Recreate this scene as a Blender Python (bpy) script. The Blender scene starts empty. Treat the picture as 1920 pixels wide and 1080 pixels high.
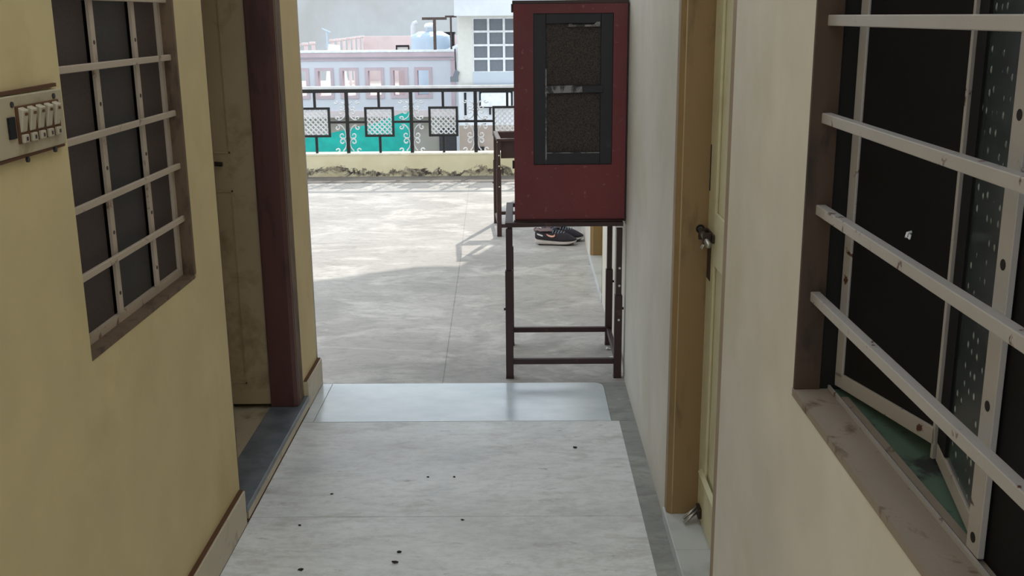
import bpy, bmesh, math, random
from mathutils import Vector, Matrix

C = bpy.context.scene
COL = C.collection
random.seed(4)

# ------------------------------------------------------------------ camera
cam_d = bpy.data.cameras.new('camera')
cam = bpy.data.objects.new('camera', cam_d)
COL.objects.link(cam)
C.camera = cam
M_CAM = ((0.999933836, 0.006731501, 0.009327972),
         (0.007350027, 0.249900908, -0.968243520),
         (-0.008848801, 0.968248017, 0.249834897))
cam.matrix_world = Matrix(((*M_CAM[0], 0), (*M_CAM[1], 0), (*M_CAM[2], 1.65), (0, 0, 0, 1)))
cam_d.sensor_width = 36.0
cam_d.lens = 1976.0 / 1920.0 * 36.0
cam_d.clip_end = 300
cam_d.clip_start = 0.05

# ------------------------------------------------------------------ light
world = bpy.data.worlds.new('hazy_sky')
C.world = world
world.use_nodes = True
bg = world.node_tree.nodes['Background']
bg.inputs['Color'].default_value = (0.82, 0.92, 1.0, 1)
bg.inputs['Strength'].default_value = 1.0
sun_d = bpy.data.lights.new('sun', 'SUN')
sun_d.energy = 1.8
sun_d.angle = 0.012
sun_d.color = (1.0, 0.93, 0.82)
sun = bpy.data.objects.new('sun', sun_d)
COL.objects.link(sun)
sun.rotation_euler = Vector((-0.358, -1.135, -1.0)).to_track_quat('-Z', 'Y').to_euler()
sun.location = (5, 16, 14)

C.view_settings.view_transform = 'Standard'
C.view_settings.look = 'None'
C.view_settings.gamma = 1
C.view_settings.use_curve_mapping = False
C.view_settings.exposure = 0.7


# ------------------------------------------------------------------ materials
def srgb(r, g, b):
    def f(c):
        c /= 255.0
        return c / 12.92 if c <= 0.04045 else ((c + 0.055) / 1.055) ** 2.4
    return (f(r), f(g), f(b), 1)


class NT:
    def __init__(s, name, rough=0.6, metal=0.0, spec=0.5):
        s.m = bpy.data.materials.new(name)
        s.m.use_nodes = True
        s.t = s.m.node_tree
        s.b = s.t.nodes['Principled BSDF']
        s.b.inputs['Roughness'].default_value = rough
        s.b.inputs['Metallic'].default_value = metal
        s.b.inputs['Specular IOR Level'].default_value = spec
        s.coord = s.t.nodes.new('ShaderNodeTexCoord').outputs['Object']

    def n(s, kind, **kw):
        nd = s.t.nodes.new(kind)
        for k, v in kw.items():
            setattr(nd, k, v)
        return nd

    def link(s, a, b):
        s.t.links.new(a, b)

    def noise(s, scale=5, detail=4, stretch=(1, 1, 1), rough=0.55, dist=0.0, off=(0, 0, 0), rot=(0, 0, 0)):
        mp = s.n('ShaderNodeMapping')
        mp.inputs['Scale'].default_value = stretch
        mp.inputs['Location'].default_value = off
        mp.inputs['Rotation'].default_value = rot
        s.link(s.coord, mp.inputs['Vector'])
        nz = s.n('ShaderNodeTexNoise')
        nz.inputs['Scale'].default_value = scale
        nz.inputs['Detail'].default_value = detail
        nz.inputs['Roughness'].default_value = rough
        nz.inputs['Distortion'].default_value = dist
        s.link(mp.outputs['Vector'], nz.inputs['Vector'])
        return nz.outputs['Fac']

    def ramp(s, fac, stops):
        r = s.n('ShaderNodeValToRGB')
        e = r.color_ramp.elements
        while len(e) < len(stops):
            e.new(0.5)
        for el, (p, c) in zip(e, stops):
            el.position = p
            el.color = c
        s.link(fac, r.inputs['Fac'])
        return r.outputs['Color']

    def mix(s, fac, a, b, mode='MIX'):
        m = s.n('ShaderNodeMix', data_type='RGBA', blend_type=mode)
        for sock, v in ((m.inputs[0], fac), (m.inputs[6], a), (m.inputs[7], b)):
            if isinstance(v, (int, float)):
                sock.default_value = v
            elif isinstance(v, tuple):
                sock.default_value = v
            else:
                s.link(v, sock)
        return m.outputs[2]

    def color(s, c):
        if isinstance(c, tuple):
            s.b.inputs['Base Color'].default_value = c
        else:
            s.link(c, s.b.inputs['Base Color'])

    def bump(s, h, strength=0.2, dist=0.01):
        bp = s.n('ShaderNodeBump')
        bp.inputs['Strength'].default_value = strength
        bp.inputs['Distance'].default_value = dist
        s.link(h, bp.inputs['Height'])
        s.link(bp.outputs['Normal'], s.b.inputs['Normal'])

    def rough(s, fac, lo, hi):
        mr = s.n('ShaderNodeMapRange')
        mr.inputs['To Min'].default_value = lo
        mr.inputs['To Max'].default_value = hi
        s.link(fac, mr.inputs['Value'])
        s.link(mr.outputs['Result'], s.b.inputs['Roughness'])


W1 = (1, 1, 1, 1)
K0 = (0, 0, 0, 1)


def plain(name, c, rough=0.6, metal=0.0, var=0.10, scale=14, bump=0.06, spec=0.5, stretch=(1, 1, 1)):
    """paint with a little mottling"""
    t = NT(name, rough, metal, spec)
    f = t.noise(scale, 5, stretch)
    d = tuple(x * (1 - var) for x in c[:3]) + (1,)
    l = tuple(min(1, x * (1 + var)) for x in c[:3]) + (1,)
    t.color(t.ramp(f, [(0.3, d), (0.7, l)]))
    if bump:
        t.bump(t.noise(scale * 9, 3), bump, 0.003)
    return t.m


def stained(name, c, stain, thr=(0.58, 0.68), scale=6, rough=0.6, metal=0.0, var=0.08, bump=0.1, stretch=(1, 1, 1), detail=6, spec=0.5):
    """paint with irregular stains or chips of a second colour"""
    t = NT(name, rough, metal, spec)
    f = t.noise(3.1, 5, stretch)
    d = tuple(x * (1 - var) for x in c[:3]) + (1,)
    l = tuple(min(1, x * (1 + var)) for x in c[:3]) + (1,)
    base = t.ramp(f, [(0.3, d), (0.7, l)])
    k = t.ramp(t.noise(scale, detail, stretch, 0.62, 0.4, (3.1, 1.7, 5.3)), [(thr[0], K0), (thr[1], W1)])
    t.color(t.mix(k, base, stain))
    t.bump(t.noise(scale * 12, 4), bump, 0.003)
    return t.m


M = {}
M['wall_yellow'] = stained('yellow_cream_wall_paint', srgb(212, 192, 144), srgb(198, 176, 126), (0.55, 0.75), 1.6, 0.75, bump=0.12)
M['wall_cream'] = stained('cream_wall_paint', srgb(214, 207, 195), srgb(202, 193, 172), (0.5, 0.75), 1.4, 0.72, bump=0.10)
M['ceiling'] = plain('white_wash', srgb(225, 220, 205), 0.9)
M['skirting'] = stained('beige_marble_skirting', srgb(196, 182, 155), srgb(150, 130, 105), (0.55, 0.72), 9, 0.4)
M['brown_grout'] = plain('brown_grout', srgb(92, 58, 34), 0.9)
M['frame_brown'] = stained('dark_brown_paint', srgb(88, 53, 48), srgb(58, 35, 32), (0.5, 0.75), 5, 0.45, stretch=(3, 3, .6))
M['window_brown'] = stained('weathered_brown_wood', srgb(104, 82, 60), srgb(66, 48, 36), (0.5, 0.68), 10, 0.7, stretch=(2, 2, .7))
M['jamb_brown'] = stained('dark_weathered_jamb', srgb(70, 51, 37), srgb(42, 31, 25), (0.52, 0.7), 10, 0.75, stretch=(2, 2, .7))
M['frame_ochre'] = stained('ochre_door_frame_paint', srgb(142, 114, 74), srgb(108, 84, 52), (0.56, 0.74), 7, 0.5, stretch=(2, 2, .5))
M['leaf_cream'] = stained('cream_door_paint', srgb(205, 196, 158), srgb(184, 172, 132), (0.5, 0.72), 4, 0.5)
M['leaf_tan'] = stained('tan_door_paint', srgb(178, 156, 122), srgb(142, 118, 84), (0.52, 0.72), 6, 0.5)
M['white_marble'] = stained('white_marble', srgb(206, 208, 208), srgb(180, 184, 186), (0.5, 0.7), 5, 0.3)
M['pane_brown'] = plain('dark_brown_screen', srgb(66, 52, 49), 0.7, var=0.25, scale=160, bump=0.3)
M['pane_slate'] = plain('dark_slate_screen', srgb(52, 47, 45), 0.7, var=0.25, scale=160, bump=0.3)
M['screen_black'] = plain('black_screen', srgb(19, 18, 19), 0.8, var=0.2, scale=180, bump=0.3, spec=0.2)
M['bar_left'] = stained('greyed_white_bar_paint', srgb(184, 166, 146), srgb(122, 96, 76), (0.62, 0.68), 22, 0.55)
M['bar_right'] = stained('chipped_white_bar_paint', srgb(166, 159, 155), srgb(84, 48, 34), (0.62, 0.66), 24, 0.45)
M['black_gap'] = plain('black_gap', srgb(14, 12, 12), 0.9, bump=0)
M['plaster_sill'] = stained('bare_grey_plaster', srgb(142, 128, 115), srgb(92, 70, 54), (0.58, 0.70), 16, 0.9, bump=0.35)
M['green_sill'] = stained('green_marble_dusty', srgb(86, 108, 94), srgb(52, 54, 52), (0.52, 0.62), 14, 0.6)
M['red'] = None
M['iron_brown'] = stained('brown_iron_paint', srgb(58, 36, 34), srgb(92, 60, 52), (0.62, 0.72), 12, 0.5)
M['iron_black'] = plain('black_iron_paint', srgb(26, 25, 30), 0.45, var=0.2)
M['white_iron'] = plain('white_iron_paint', srgb(228, 231, 236), 0.5)
M['steel'] = plain('worn_steel', srgb(176, 172, 166), 0.3, 0.8)
M['dark_steel'] = plain('dark_old_steel', srgb(62, 52, 46), 0.5, 0.5)
M['switch_plate'] = stained('aged_ivory_plastic', srgb(182, 168, 138), srgb(150, 132, 100), (0.55, 0.75), 12, 0.5)
M['switch_white'] = plain('ivory_plastic', srgb(182, 170, 146), 0.4)
M['pad_mesh'] = None


def mk_red():
    t = NT('maroon_sheet_metal_paint', 0.45)
    base = t.ramp(t.noise(2.5, 6, (1, 1, .6)), [(0.3, srgb(104, 36, 40)), (0.7, srgb(122, 42, 45))])
    rust = t.ramp(t.noise(11, 8, (1, 1, 1), 0.68, 0.6), [(0.60, K0), (0.70, W1)])
    c = t.mix(rust, base, srgb(98, 50, 48))
    worn = t.ramp(t.noise(34, 6, (1, 1, .8), 0.7, 0.2, (7, 2, 1)), [(0.61, K0), (0.67, W1)])
    c = t.mix(worn, c, srgb(132, 92, 88))
    t.color(c)
    t.bump(t.noise(22, 5), 0.12, 0.004)
    t.rough(t.noise(8, 4), 0.35, 0.65)
    return t.m


M['red'] = mk_red()


def mk_pad():
    t = NT('dark_cooling_pad', 0.9, spec=0.2)
    f = t.noise(260, 2)
    t.color(t.ramp(f, [(0.35, srgb(58, 52, 50)), (0.65, srgb(92, 84, 80))]))
    t.bump(f, 0.6, 0.004)
    return t.m


M['pad'] = mk_pad()
M['grille_black'] = stained('black_navy_inner_frame', srgb(34, 34, 42), srgb(62, 60, 64), (0.6, 0.8), 9, 0.55)
M['strip_grey'] = stained('scuffed_grey_strip', srgb(140, 138, 138), srgb(48, 46, 50), (0.46, 0.54), 20, 0.5, stretch=(1, 1, .5))


def mk_marble():
    t = NT('worn_white_marble_floor', 0.3)
    base = t.ramp(t.noise(1.9, 8, (.8, 1.4, 1), 0.66), [(0.32, srgb(222, 222, 223)), (0.62, srgb(242, 243, 244))])
    d = t.ramp(t.noise(4.5, 10, (.7, 1.9, 1), 0.74, 0.3, (4, 9, 2)), [(0.52, K0), (0.70, (.85, .85, .85, 1))])
    c = t.mix(d, base, srgb(182, 178, 174))
    sp = t.ramp(t.noise(13, 8, (.6, 1.6, 1), 0.75, 0.2, (1, 3, 2)), [(0.60, K0), (0.70, (.8, .8, .8, 1))])
    c = t.mix(sp, c, srgb(150, 142, 136))
    bl = t.ramp(t.noise(1.5, 6, (.8, 1.3, 1), 0.6, 0.2, (1, 5, 2)), [(0.54, K0), (0.70, (.6, .6, .6, 1))])
    c = t.mix(bl, c, srgb(184, 192, 200))
    f2 = t.ramp(t.noise(22, 9, (.7, 1.4, 1), 0.78, 0.3, (6, 1, 2)), [(0.46, K0), (0.68, (.45, .45, .45, 1))])
    c = t.mix(f2, c, srgb(176, 170, 164))
    t.color(c)
    t.rough(t.noise(3, 7, (.8, 1.6, 1)), 0.25, 0.62)
    t.bump(t.noise(14, 6, (.8, 1.6, 1)), 0.08, 0.004)
    return t.m


M['marble'] = mk_marble()


def mk_granite():
    t = NT('polished_grey_stone', 0.2)
    base = t.ramp(t.noise(5, 7, (.8, 1.6, 1)), [(0.3, srgb(200, 210, 218)), (0.7, srgb(226, 233, 238))])
    v = t.ramp(t.noise(9, 8, (1, 1, 1), 0.7, 0.8), [(0.60, K0), (0.70, W1)])
    t.color(t.mix(v, base, srgb(224, 228, 230)))
    t.b.inputs['IOR'].default_value = 1.75
    t.rough(t.noise(7, 6, (.8, 1.6, 1)), 0.05, 0.34)
    t.bump(t.noise(10, 4), 0.05, 0.003)
    return t.m


M['granite'] = mk_granite()


def mk_darkstone():
    t = NT('dark_slate_threshold', 0.3)
    t.color(t.ramp(t.noise(12, 7), [(0.3, srgb(92, 98, 106)), (0.7, srgb(124, 130, 138))]))
    t.rough(t.noise(9, 5), 0.25, 0.5)
    t.bump(t.noise(40, 4), 0.08, 0.002)
    return t.m


M['darkstone'] = mk_darkstone()


def mk_concrete(name, lo, hi, pale, dark):
    t = NT(name, 0.6, spec=0.4)
    base = t.ramp(t.noise(1.1, 7, (1, 1.1, 1)), [(0.3, lo), (0.7, hi)])
    s1 = t.ramp(t.noise(1.5, 9, (1, 1.5, 1), 0.64, 1.2), [(0.50, K0), (0.62, (.75, .75, .75, 1))])
    c = t.mix(s1, base, pale)
    s2 = t.ramp(t.noise(2.3, 9, (1, 1.5, 1), 0.68, 0.9, (5, 3, 1)), [(0.55, K0), (0.70, (.6, .6, .6, 1))])
    c = t.mix(s2, c, dark)
    s3 = t.ramp(t.noise(5.5, 8, (.8, 1.6, 1), 0.7, 0.8, (2, 8, 1)), [(0.60, K0), (0.72, (.6, .6, .6, 1))])
    c = t.mix(s3, c, pale)
    s4 = t.ramp(t.noise(14, 9, (.8, 1.5, 1), 0.76, 0.4, (9, 4, 1)), [(0.48, K0), (0.68, (.6, .6, .6, 1))])
    c = t.mix(s4, c, dark)
    t.color(c)
    t.bump(t.noise(4, 8, (1, 1.6, 1)), 0.15, 0.008)
    return t.m


M['terrace'] = mk_concrete('worn_terrace_concrete', srgb(166, 161, 157), srgb(190, 185, 181), srgb(212, 207, 201), srgb(140, 135, 131))
M['cement'] = mk_concrete('grey_cement_strip', srgb(142, 142, 138), srgb(164, 164, 160), srgb(182, 182, 176), srgb(118, 117, 112))
M['gutter_shade'] = mk_concrete('gutter_shade_cement', srgb(112, 106, 102), srgb(132, 126, 121), srgb(150, 144, 138), srgb(84, 78, 74))  # dark tone paints the shade along the parapet foot


def mk_parapet():
    t = NT('flaking_cream_parapet_paint', 0.8)
    base = t.ramp(t.noise(4, 5), [(0.3, srgb(230, 218, 180)), (0.7, srgb(242, 234, 202))])
    sep = t.n('ShaderNodeSeparateXYZ')
    t.link(t.coord, sep.inputs[0])
    # flaking starts at the foot of the wall and climbs in ragged patches
    a = t.n('ShaderNodeMath', operation='MULTIPLY_ADD')
    t.link(sep.outputs['Z'], a.inputs[0])
    a.inputs[1].default_value = -1.9
    a.inputs[2].default_value = 0.17
    b = t.n('ShaderNodeMath', operation='ADD')
    t.link(a.outputs[0], b.inputs[0])
    t.link(t.noise(3.3, 10, (1, 1, 1.2), 0.76, 0.6, (3, 0, 0)), b.inputs[1])
    k = t.ramp(b.outputs[0], [(0.535, K0), (0.552, W1), (0.63, W1), (0.67, (.35, .35, .35, 1))])
    under = t.ramp(t.noise(17, 8, (1, 1, 1), 0.7), [(0.42, srgb(70, 62, 57)), (0.64, srgb(200, 190, 164))])
    t.color(t.mix(k, base, under))
    t.bump(k, 0.4, 0.01)
    return t.m


M['parapet'] = mk_parapet()
M['parapet_cap'] = plain('pale_cream_cap', srgb(240, 234, 212), 0.7)
# neighbourhood
M['lilac_white'] = plain('pale_lilac_white_render', srgb(214, 214, 222), 0.85, var=0.04, scale=2)
M['pink'] = plain('dusty_pink_paint', srgb(200, 180, 186), 0.8, var=0.08, scale=3)
M['pink_pale'] = plain('pale_pink_paint', srgb(222, 206, 206), 0.8, var=0.06, scale=3)
M['roof_pale'] = plain('pale_roof_screed', srgb(214, 200, 192), 0.9)
M['white_render'] = stained('white_render', srgb(222, 225, 230), srgb(196, 198, 202), (0.6, 0.8), 1.6, 0.85)
M['blue_white'] = plain('bluish_white_panel', srgb(196, 206, 216), 0.7, var=0.04, scale=2)
M['cream_side'] = plain('cream_render', srgb(226, 224, 217), 0.85, var=0.04)
M['frosted'] = plain('grey_frosted_glass', srgb(116, 122, 130), 0.35, var=0.1, scale=40, bump=0.25)
M['white_paint'] = plain('white_frame_paint', srgb(236, 238, 240), 0.6)
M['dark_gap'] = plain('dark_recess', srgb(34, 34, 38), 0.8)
M['beige_wall'] = plain('beige_lower_wall', srgb(188, 180, 170), 0.9, var=0.06, scale=3)
M['brown_wall'] = plain('brown_grey_base', srgb(172, 156, 144), 0.9, var=0.08, scale=3)
M['dark_door'] = plain('dark_grey_shutter', srgb(74, 72, 76), 0.7, var=0.15, scale=8, stretch=(1, 1, 8))
M['grey_wall'] = stained('grey_cement_render', srgb(206, 209, 212), srgb(190, 186, 180), (0.45, 0.8), 0.22, 0.9, var=.03, detail=5)
M['tank'] = plain('pale_blue_plastic', srgb(186, 206, 224), 0.45, var=0.04, scale=4)
M['tank_lid'] = plain('white_plastic_lid', srgb(236, 240, 244), 0.4)
M['rust_pipe'] = stained('rusted_pipe', srgb(92, 76, 70), srgb(60, 44, 40), (0.5, 0.65), 9, 0.7)
M['net'] = plain('turquoise_shade_net', srgb(24, 160, 148), 0.8, var=0.14, scale=6, stretch=(1, 1, 1))
M['ground'] = plain('street_dust', srgb(150, 138, 124), 0.95)
# shoes
M['shoe_navy'] = plain('navy_mesh_fabric', srgb(62, 66, 84), 0.85, var=0.2, scale=60, bump=0.3)
M['shoe_black'] = plain('black_mesh_fabric', srgb(50, 45, 52), 0.85, var=0.2, scale=60, bump=0.3)
M['shoe_sole'] = plain('dusty_white_rubber', srgb(196, 188, 184), 0.7)
M['shoe_tread'] = plain('black_rubber_tread', srgb(28, 26, 28), 0.8)
M['shoe_lining'] = plain('pinkish_grey_lining', srgb(150, 132, 136), 0.9)
M['swoosh'] = plain('pale_coral_mark', srgb(244, 186, 168), 0.6, bump=0)
M['swoosh_edge'] = plain('dark_red_edge', srgb(96, 34, 34), 0.7, bump=0)
M['lace'] = plain('grey_lace', srgb(136, 148, 162), 0.8)
M['white_tag'] = plain('white_heel_strip', srgb(226, 226, 226), 0.6)
M['crumb'] = plain('dark_crumb', srgb(44, 38, 34), 0.9)
M['chip_white'] = plain('white_plaster_chip', srgb(222, 222, 218), 0.9)


def mk_bumpglass():
    t = NT('hammered_glass', 0.2, spec=0.9)
    mp = t.n('ShaderNodeMapping')
    mp.inputs['Scale'].default_value = (0, 36, 40)
    t.link(t.coord, mp.inputs['Vector'])
    v = t.n('ShaderNodeTexVoronoi')
    v.inputs['Scale'].default_value = 1.0
    v.inputs['Randomness'].default_value = 0.35
    t.link(mp.outputs['Vector'], v.inputs['Vector'])
    dots = t.ramp(v.outputs['Distance'], [(0.12, W1), (0.24, K0)])
    worn = t.ramp(t.noise(7, 7, (1, 1, .7), 0.7), [(0.42, K0), (0.62, W1)])  # uneven mask that dims some of the painted glints
    body = t.ramp(t.noise(9, 6, (1, 1, 2)), [(0.35, srgb(34, 42, 44)), (0.7, srgb(54, 64, 66))])
    lit = t.mix(worn, srgb(76, 86, 88), srgb(190, 198, 198))  # paler tones paint glints on the glass bosses
    t.color(t.mix(dots, body, lit))
    t.bump(dots, 0.8, 0.006)
    return t.m


M['bumpglass'] = mk_bumpglass()


# ------------------------------------------------------------------ mesh helpers
class MB:
    """collects shapes into one mesh object"""

    def __init__(s):
        s.bm = bmesh.new()

    def box(s, x0, x1, y0, y1, z0, z1):
        v = [s.bm.verts.new((x, y, z)) for z in (z0, z1) for y in (y0, y1) for x in (x0, x1)]
        for f in ((0, 2, 3, 1), (4, 5, 7, 6), (0, 1, 5, 4), (2, 6, 7, 3), (0, 4, 6, 2), (1, 3, 7, 5)):
            s.bm.faces.new([v[i] for i in f])
        return s

    def bar(s, a, b, w, h, up=(0, 0, 1)):
        """square bar between two points"""
        a, b = Vector(a), Vector(b)
        d = (b - a).normalized()
        u = Vector(up)
        if abs(d.dot(u)) > 0.98:
            u = Vector((0, 1, 0))
        sd = d.cross(u).normalized() * (w / 2)
        u = sd.cross(d).normalized() * (h / 2)
        v = [s.bm.verts.new(p + i * sd + j * u) for p in (a, b) for i, j in ((-1, -1), (1, -1), (1, 1), (-1, 1))]
        for f in ((3, 2, 1, 0), (4, 5, 6, 7), (0, 1, 5, 4), (1, 2, 6, 5), (2, 3, 7, 6), (3, 0, 4, 7)):
            s.bm.faces.new([v[i] for i in f])
        return s

    def tube(s, pts, r, n=8, caps=True):
        pts = [Vector(p) for p in pts]
        rings = []
        for i, p in enumerate(pts):
            d = (pts[min(i + 1, len(pts) - 1)] - pts[max(i - 1, 0)]).normalized()
            u = Vector((0, 1, 0)) if abs(d.y) < 0.9 else Vector((1, 0, 0))
            a = d.cross(u).normalized()
            b = a.cross(d).normalized()
            rr = r[i] if isinstance(r, (list, tuple)) else r
            rings.append([s.bm.verts.new(p + (a * math.cos(2 * math.pi * k / n) + b * math.sin(2 * math.pi * k / n)) * rr) for k in range(n)])
        for q, w in zip(rings, rings[1:]):
            for k in range(n):
                s.bm.faces.new((q[k], q[(k + 1) % n], w[(k + 1) % n], w[k]))
        if caps:
            s.bm.faces.new(rings[0][::-1])
            s.bm.faces.new(rings[-1])
        return s

    def lathe(s, prof, c=(0, 0, 0), n=24):
        """profile of (radius, z) turned about a vertical axis"""
        rings = []
        for r, z in prof:
            rings.append([s.bm.verts.new((c[0] + r * math.cos(2 * math.pi * k / n), c[1] + r * math.sin(2 * math.pi * k / n), c[2] + z)) for k in range(n)])
        for q, w in zip(rings, rings[1:]):
            for k in range(n):
                s.bm.faces.new((q[k], q[(k + 1) % n], w[(k + 1) % n], w[k]))
        s.bm.faces.new(rings[0][::-1])
        s.bm.faces.new(rings[-1])
        return s

    def prism(s, poly, vec):
        """3D polygon extruded along a vector"""
        vec = Vector(vec)
        a = [s.bm.verts.new(p) for p in poly]
        b = [s.bm.verts.new(Vector(p) + vec) for p in poly]
        n = len(a)
        s.bm.faces.new(a[::-1])
        s.bm.faces.new(b)
        for k in range(n):
            s.bm.faces.new((a[k], a[(k + 1) % n], b[(k + 1) % n], b[k]))
        return s

    def loft(s, rings, closed=True, caps=True):
        vs = [[s.bm.verts.new(p) for p in r] for r in rings]
        n = len(vs[0])
        for q, w in zip(vs, vs[1:]):
            for k in range(n if closed else n - 1):
                s.bm.faces.new((q[k], q[(k + 1) % n], w[(k + 1) % n], w[k]))
        if caps:
            s.bm.faces.new(vs[0][::-1])
            s.bm.faces.new(vs[-1])
        return s

    def build(s, name, mat, parent=None, bevel=0.0, smooth=False, seg=2, sub=0, origin=None):
        me = bpy.data.meshes.new(name)
        bmesh.ops.recalc_face_normals(s.bm, faces=s.bm.faces[:])
        s.bm.to_mesh(me)
        s.bm.free()
        o = bpy.data.objects.new(name, me)
        COL.objects.link(o)
        me.materials.append(mat)
        if parent is not None:
            o.parent = parent
        if origin is not None:
            me.transform(Matrix.Translation(-Vector(origin)))
            o.location = origin
        if bevel:
            b = o.modifiers.new('bevel', 'BEVEL')
            b.width = bevel
            b.segments = seg
            b.limit_method = 'ANGLE'
            b.angle_limit = math.radians(40)
        if sub:
            d = o.modifiers.new('sub', 'SUBSURF')
            d.levels = d.render_levels = sub
        if smooth:
            for p in me.polygons:
                p.use_smooth = True
        return o


def empty(name, loc=(0, 0, 0), rz=0.0):
    o = bpy.data.objects.new(name, None)
    COL.objects.link(o)
    o.location = loc
    o.rotation_euler = (0, 0, rz)
    o.empty_display_size = 0.1
    return o


def tag(o, label, cat, group=None, kind=None):
    o['label'] = label
    o['category'] = cat
    if group:
        o['group'] = group
    if kind:
        o['kind'] = kind
    return o


def struct(o, label, cat):
    return tag(o, label, cat, None, 'structure')


def B(name, mat, parent, x0, x1, y0, y1, z0, z1, bevel=0.0):
    return MB().box(x0, x1, y0, y1, z0, z1).build(name, mat, parent, bevel)


def copy_tree(o, parent=None):
    c = o.copy()
    COL.objects.link(c)
    c.parent = parent
    for ch in list(o.children):
        copy_tree(ch, c)
    return c


def wall_holes(name, mat, axis_x0, axis_x1, y0, y1, z0, z1, holes):
    """wall along Y of given X thickness with rectangular openings (ya, yb, za, zb)"""
    ys = sorted({y0, y1, *[h[0] for h in holes], *[h[1] for h in holes]})
    m = MB()
    for a, b in zip(ys, ys[1:]):
        mid = (a + b) / 2
        cut = sorted([(h[2], h[3]) for h in holes if h[0] < mid < h[1]])
        z = z0
        for ca, cb in cut:
            if ca > z:
                m.box(axis_x0, axis_x1, a, b, z, ca)
            z = cb
        if z < z1:
            m.box(axis_x0, axis_x1, a, b, z, z1)
    bmesh.ops.remove_doubles(m.bm, verts=m.bm.verts[:], dist=1e-5)
    return m.build(name, mat)


# ================================================================== large structure
FY = 4.153      # joint between marble and polished strip
TY = 4.63       # where the passage opens on the terrace

struct(wall_holes('wall_left', M['wall_yellow'], -1.15, -0.95, -1.4, 4.64, -0.1, 3.0,
                  [(2.207, 2.98, 0.92, 1.98), (3.243, 4.30, 0.0, 2.12)]),
       'yellow cream painted wall on the left with barred window and doorway', 'wall')
struct(wall_holes('wall_right', M['wall_cream'], 0.475, 0.72, -1.4, 9.85, -0.1, 3.3,
                  [(0.30, 1.752, 1.0, 1.98), (2.39, 3.26, 0.0, 2.12), (6.04, 7.16, 0.0, 2.12)]),
       'cream painted wall running along the right side of passage and terrace', 'wall')
struct(B('wall_boundary', M['wall_cream'], None, 0.475, 0.70, 9.85, 11.36, -0.1, 1.9),
       'low cream end of the right wall at the terrace edge', 'wall')
struct(B('wall_terrace', M['wall_cream'], None, -6.5, -1.15, 4.44, 4.64, -0.1, 3.0),
       'cream wall facing the terrace left of the passage', 'wall')
m = MB()
m.box(-3.4, 2.2, 3.1, 4.64, 3.0, 3.15)
m.box(-0.95, 0.475, 0.0, 1.0, 3.0, 3.15)
m.box(-3.4, -0.95, 0.0, 3.1, 3.0, 3.15)
m.box(0.475, 2.2, 0.0, 3.1, 3.0, 3.15)
struct(m.build('ceiling', M['ceiling']), 'whitewashed slab over the passage with an opening added to brighten it', 'ceiling')  # unseen slab; opening added to brighten the floor and walls
struct(MB().prism([(-0.5, 4.64, 3.3), (2.2, 4.64, 3.3), (2.2, 10.75, 3.3), (0.475, 10.75, 3.3), (-0.5, 10.16, 3.3)], (0, 0, .12)).build('ceiling_shade_overhang', M['ceiling']), 'unseen roof slab shaped to cast the shade line on the terrace', 'ceiling')  # unseen; outline worked back from the shade edge on the terrace

struct(MB().tube([(-0.9575, 4.6345, 0.124), (-0.9575, 4.6345, 3.0)], 0.011, 16).build('trim_sunlit_corner', M['wall_cream'], smooth=True), 'pale rounded edge added for the sunlit sliver where the left wall meets the terrace', 'wall edge')  # paler tube added to stand for a sunlit sliver on the corner

# floors
struct(B('floor', M['cement'], None, -0.95, 0.475, -1.4, TY, -0.12, -0.004), 'grey cement bed under the passage slabs', 'floor')
fm = MB()
for a, b in ((-1.39, -0.235), (-0.232, 0.668), (0.671, 1.538), (1.541, 2.409), (2.412, 3.281), (3.284, 4.151)):
    fm.box(-0.929, 0.405, a, b, -0.004, 0.0)
struct(fm.build('floor_marble', M['marble']), 'worn white marble slabs with grey veins along the passage', 'floor')
struct(B('floor_cement_strip', M['cement'], None, 0.4055, 0.475, -1.4, 4.1525, -0.004, -0.0005), 'bare grey cement strip beside the marble along the right wall', 'floor')
gs = MB()
gs.box(-0.929, -0.884, 4.156, TY, -0.004, 0.0)
# main polished piece with a rounded far right corner
poly = [(-0.881, 4.156), (0.372, 4.156), (0.372, 4.57), (0.369, 4.595), (0.36, 4.612), (0.347, 4.624), (0.33, TY), (-0.881, TY)]
gs.prism([(x, y, -0.004) for x, y in poly], (0, 0, 0.004))
struct(gs.build('floor_polished_strip', M['granite']), 'glossy blue grey stone strip across the end of the passage', 'floor')
cs = MB()
poly2 = [(0.3735, 4.156), (0.475, 4.156), (0.475, TY), (0.3315, TY), (0.3478, 4.6255), (0.3612, 4.6132), (0.3704, 4.5956), (0.3735, 4.57)]
cs.prism([(x, y, -0.004) for x, y in poly2], (0, 0, 0.0035))
struct(cs.build('floor_cement_patch', M['cement']), 'grey cement patch between polished strip and right wall', 'floor')
struct(B('floor_terrace', M['terrace'], None, -6.5, 0.475, TY, 11.36, -0.2, -0.0005), 'streaked grey concrete terrace floor, sunlit beyond the shade line', 'floor')
struct(B('floor_gutter_shade', M['gutter_shade'], None, -6.5, 0.475, 10.76, 11.19, -0.0005, 0.003), 'dark cement band painted for the shade at the foot of the parapet', 'floor')

m = MB()
m.bar((-0.372, 4.64, 0.0), (-0.43, 7.2, 0.0), 0.004, 0.0012)
m.bar((-0.43, 7.2, 0.0), (-0.53, 10.74, 0.0), 0.003, 0.0012)
struct(m.build('trim_joint', M['cement']), 'thin dark expansion joint running up the terrace floor', 'joint')

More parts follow.
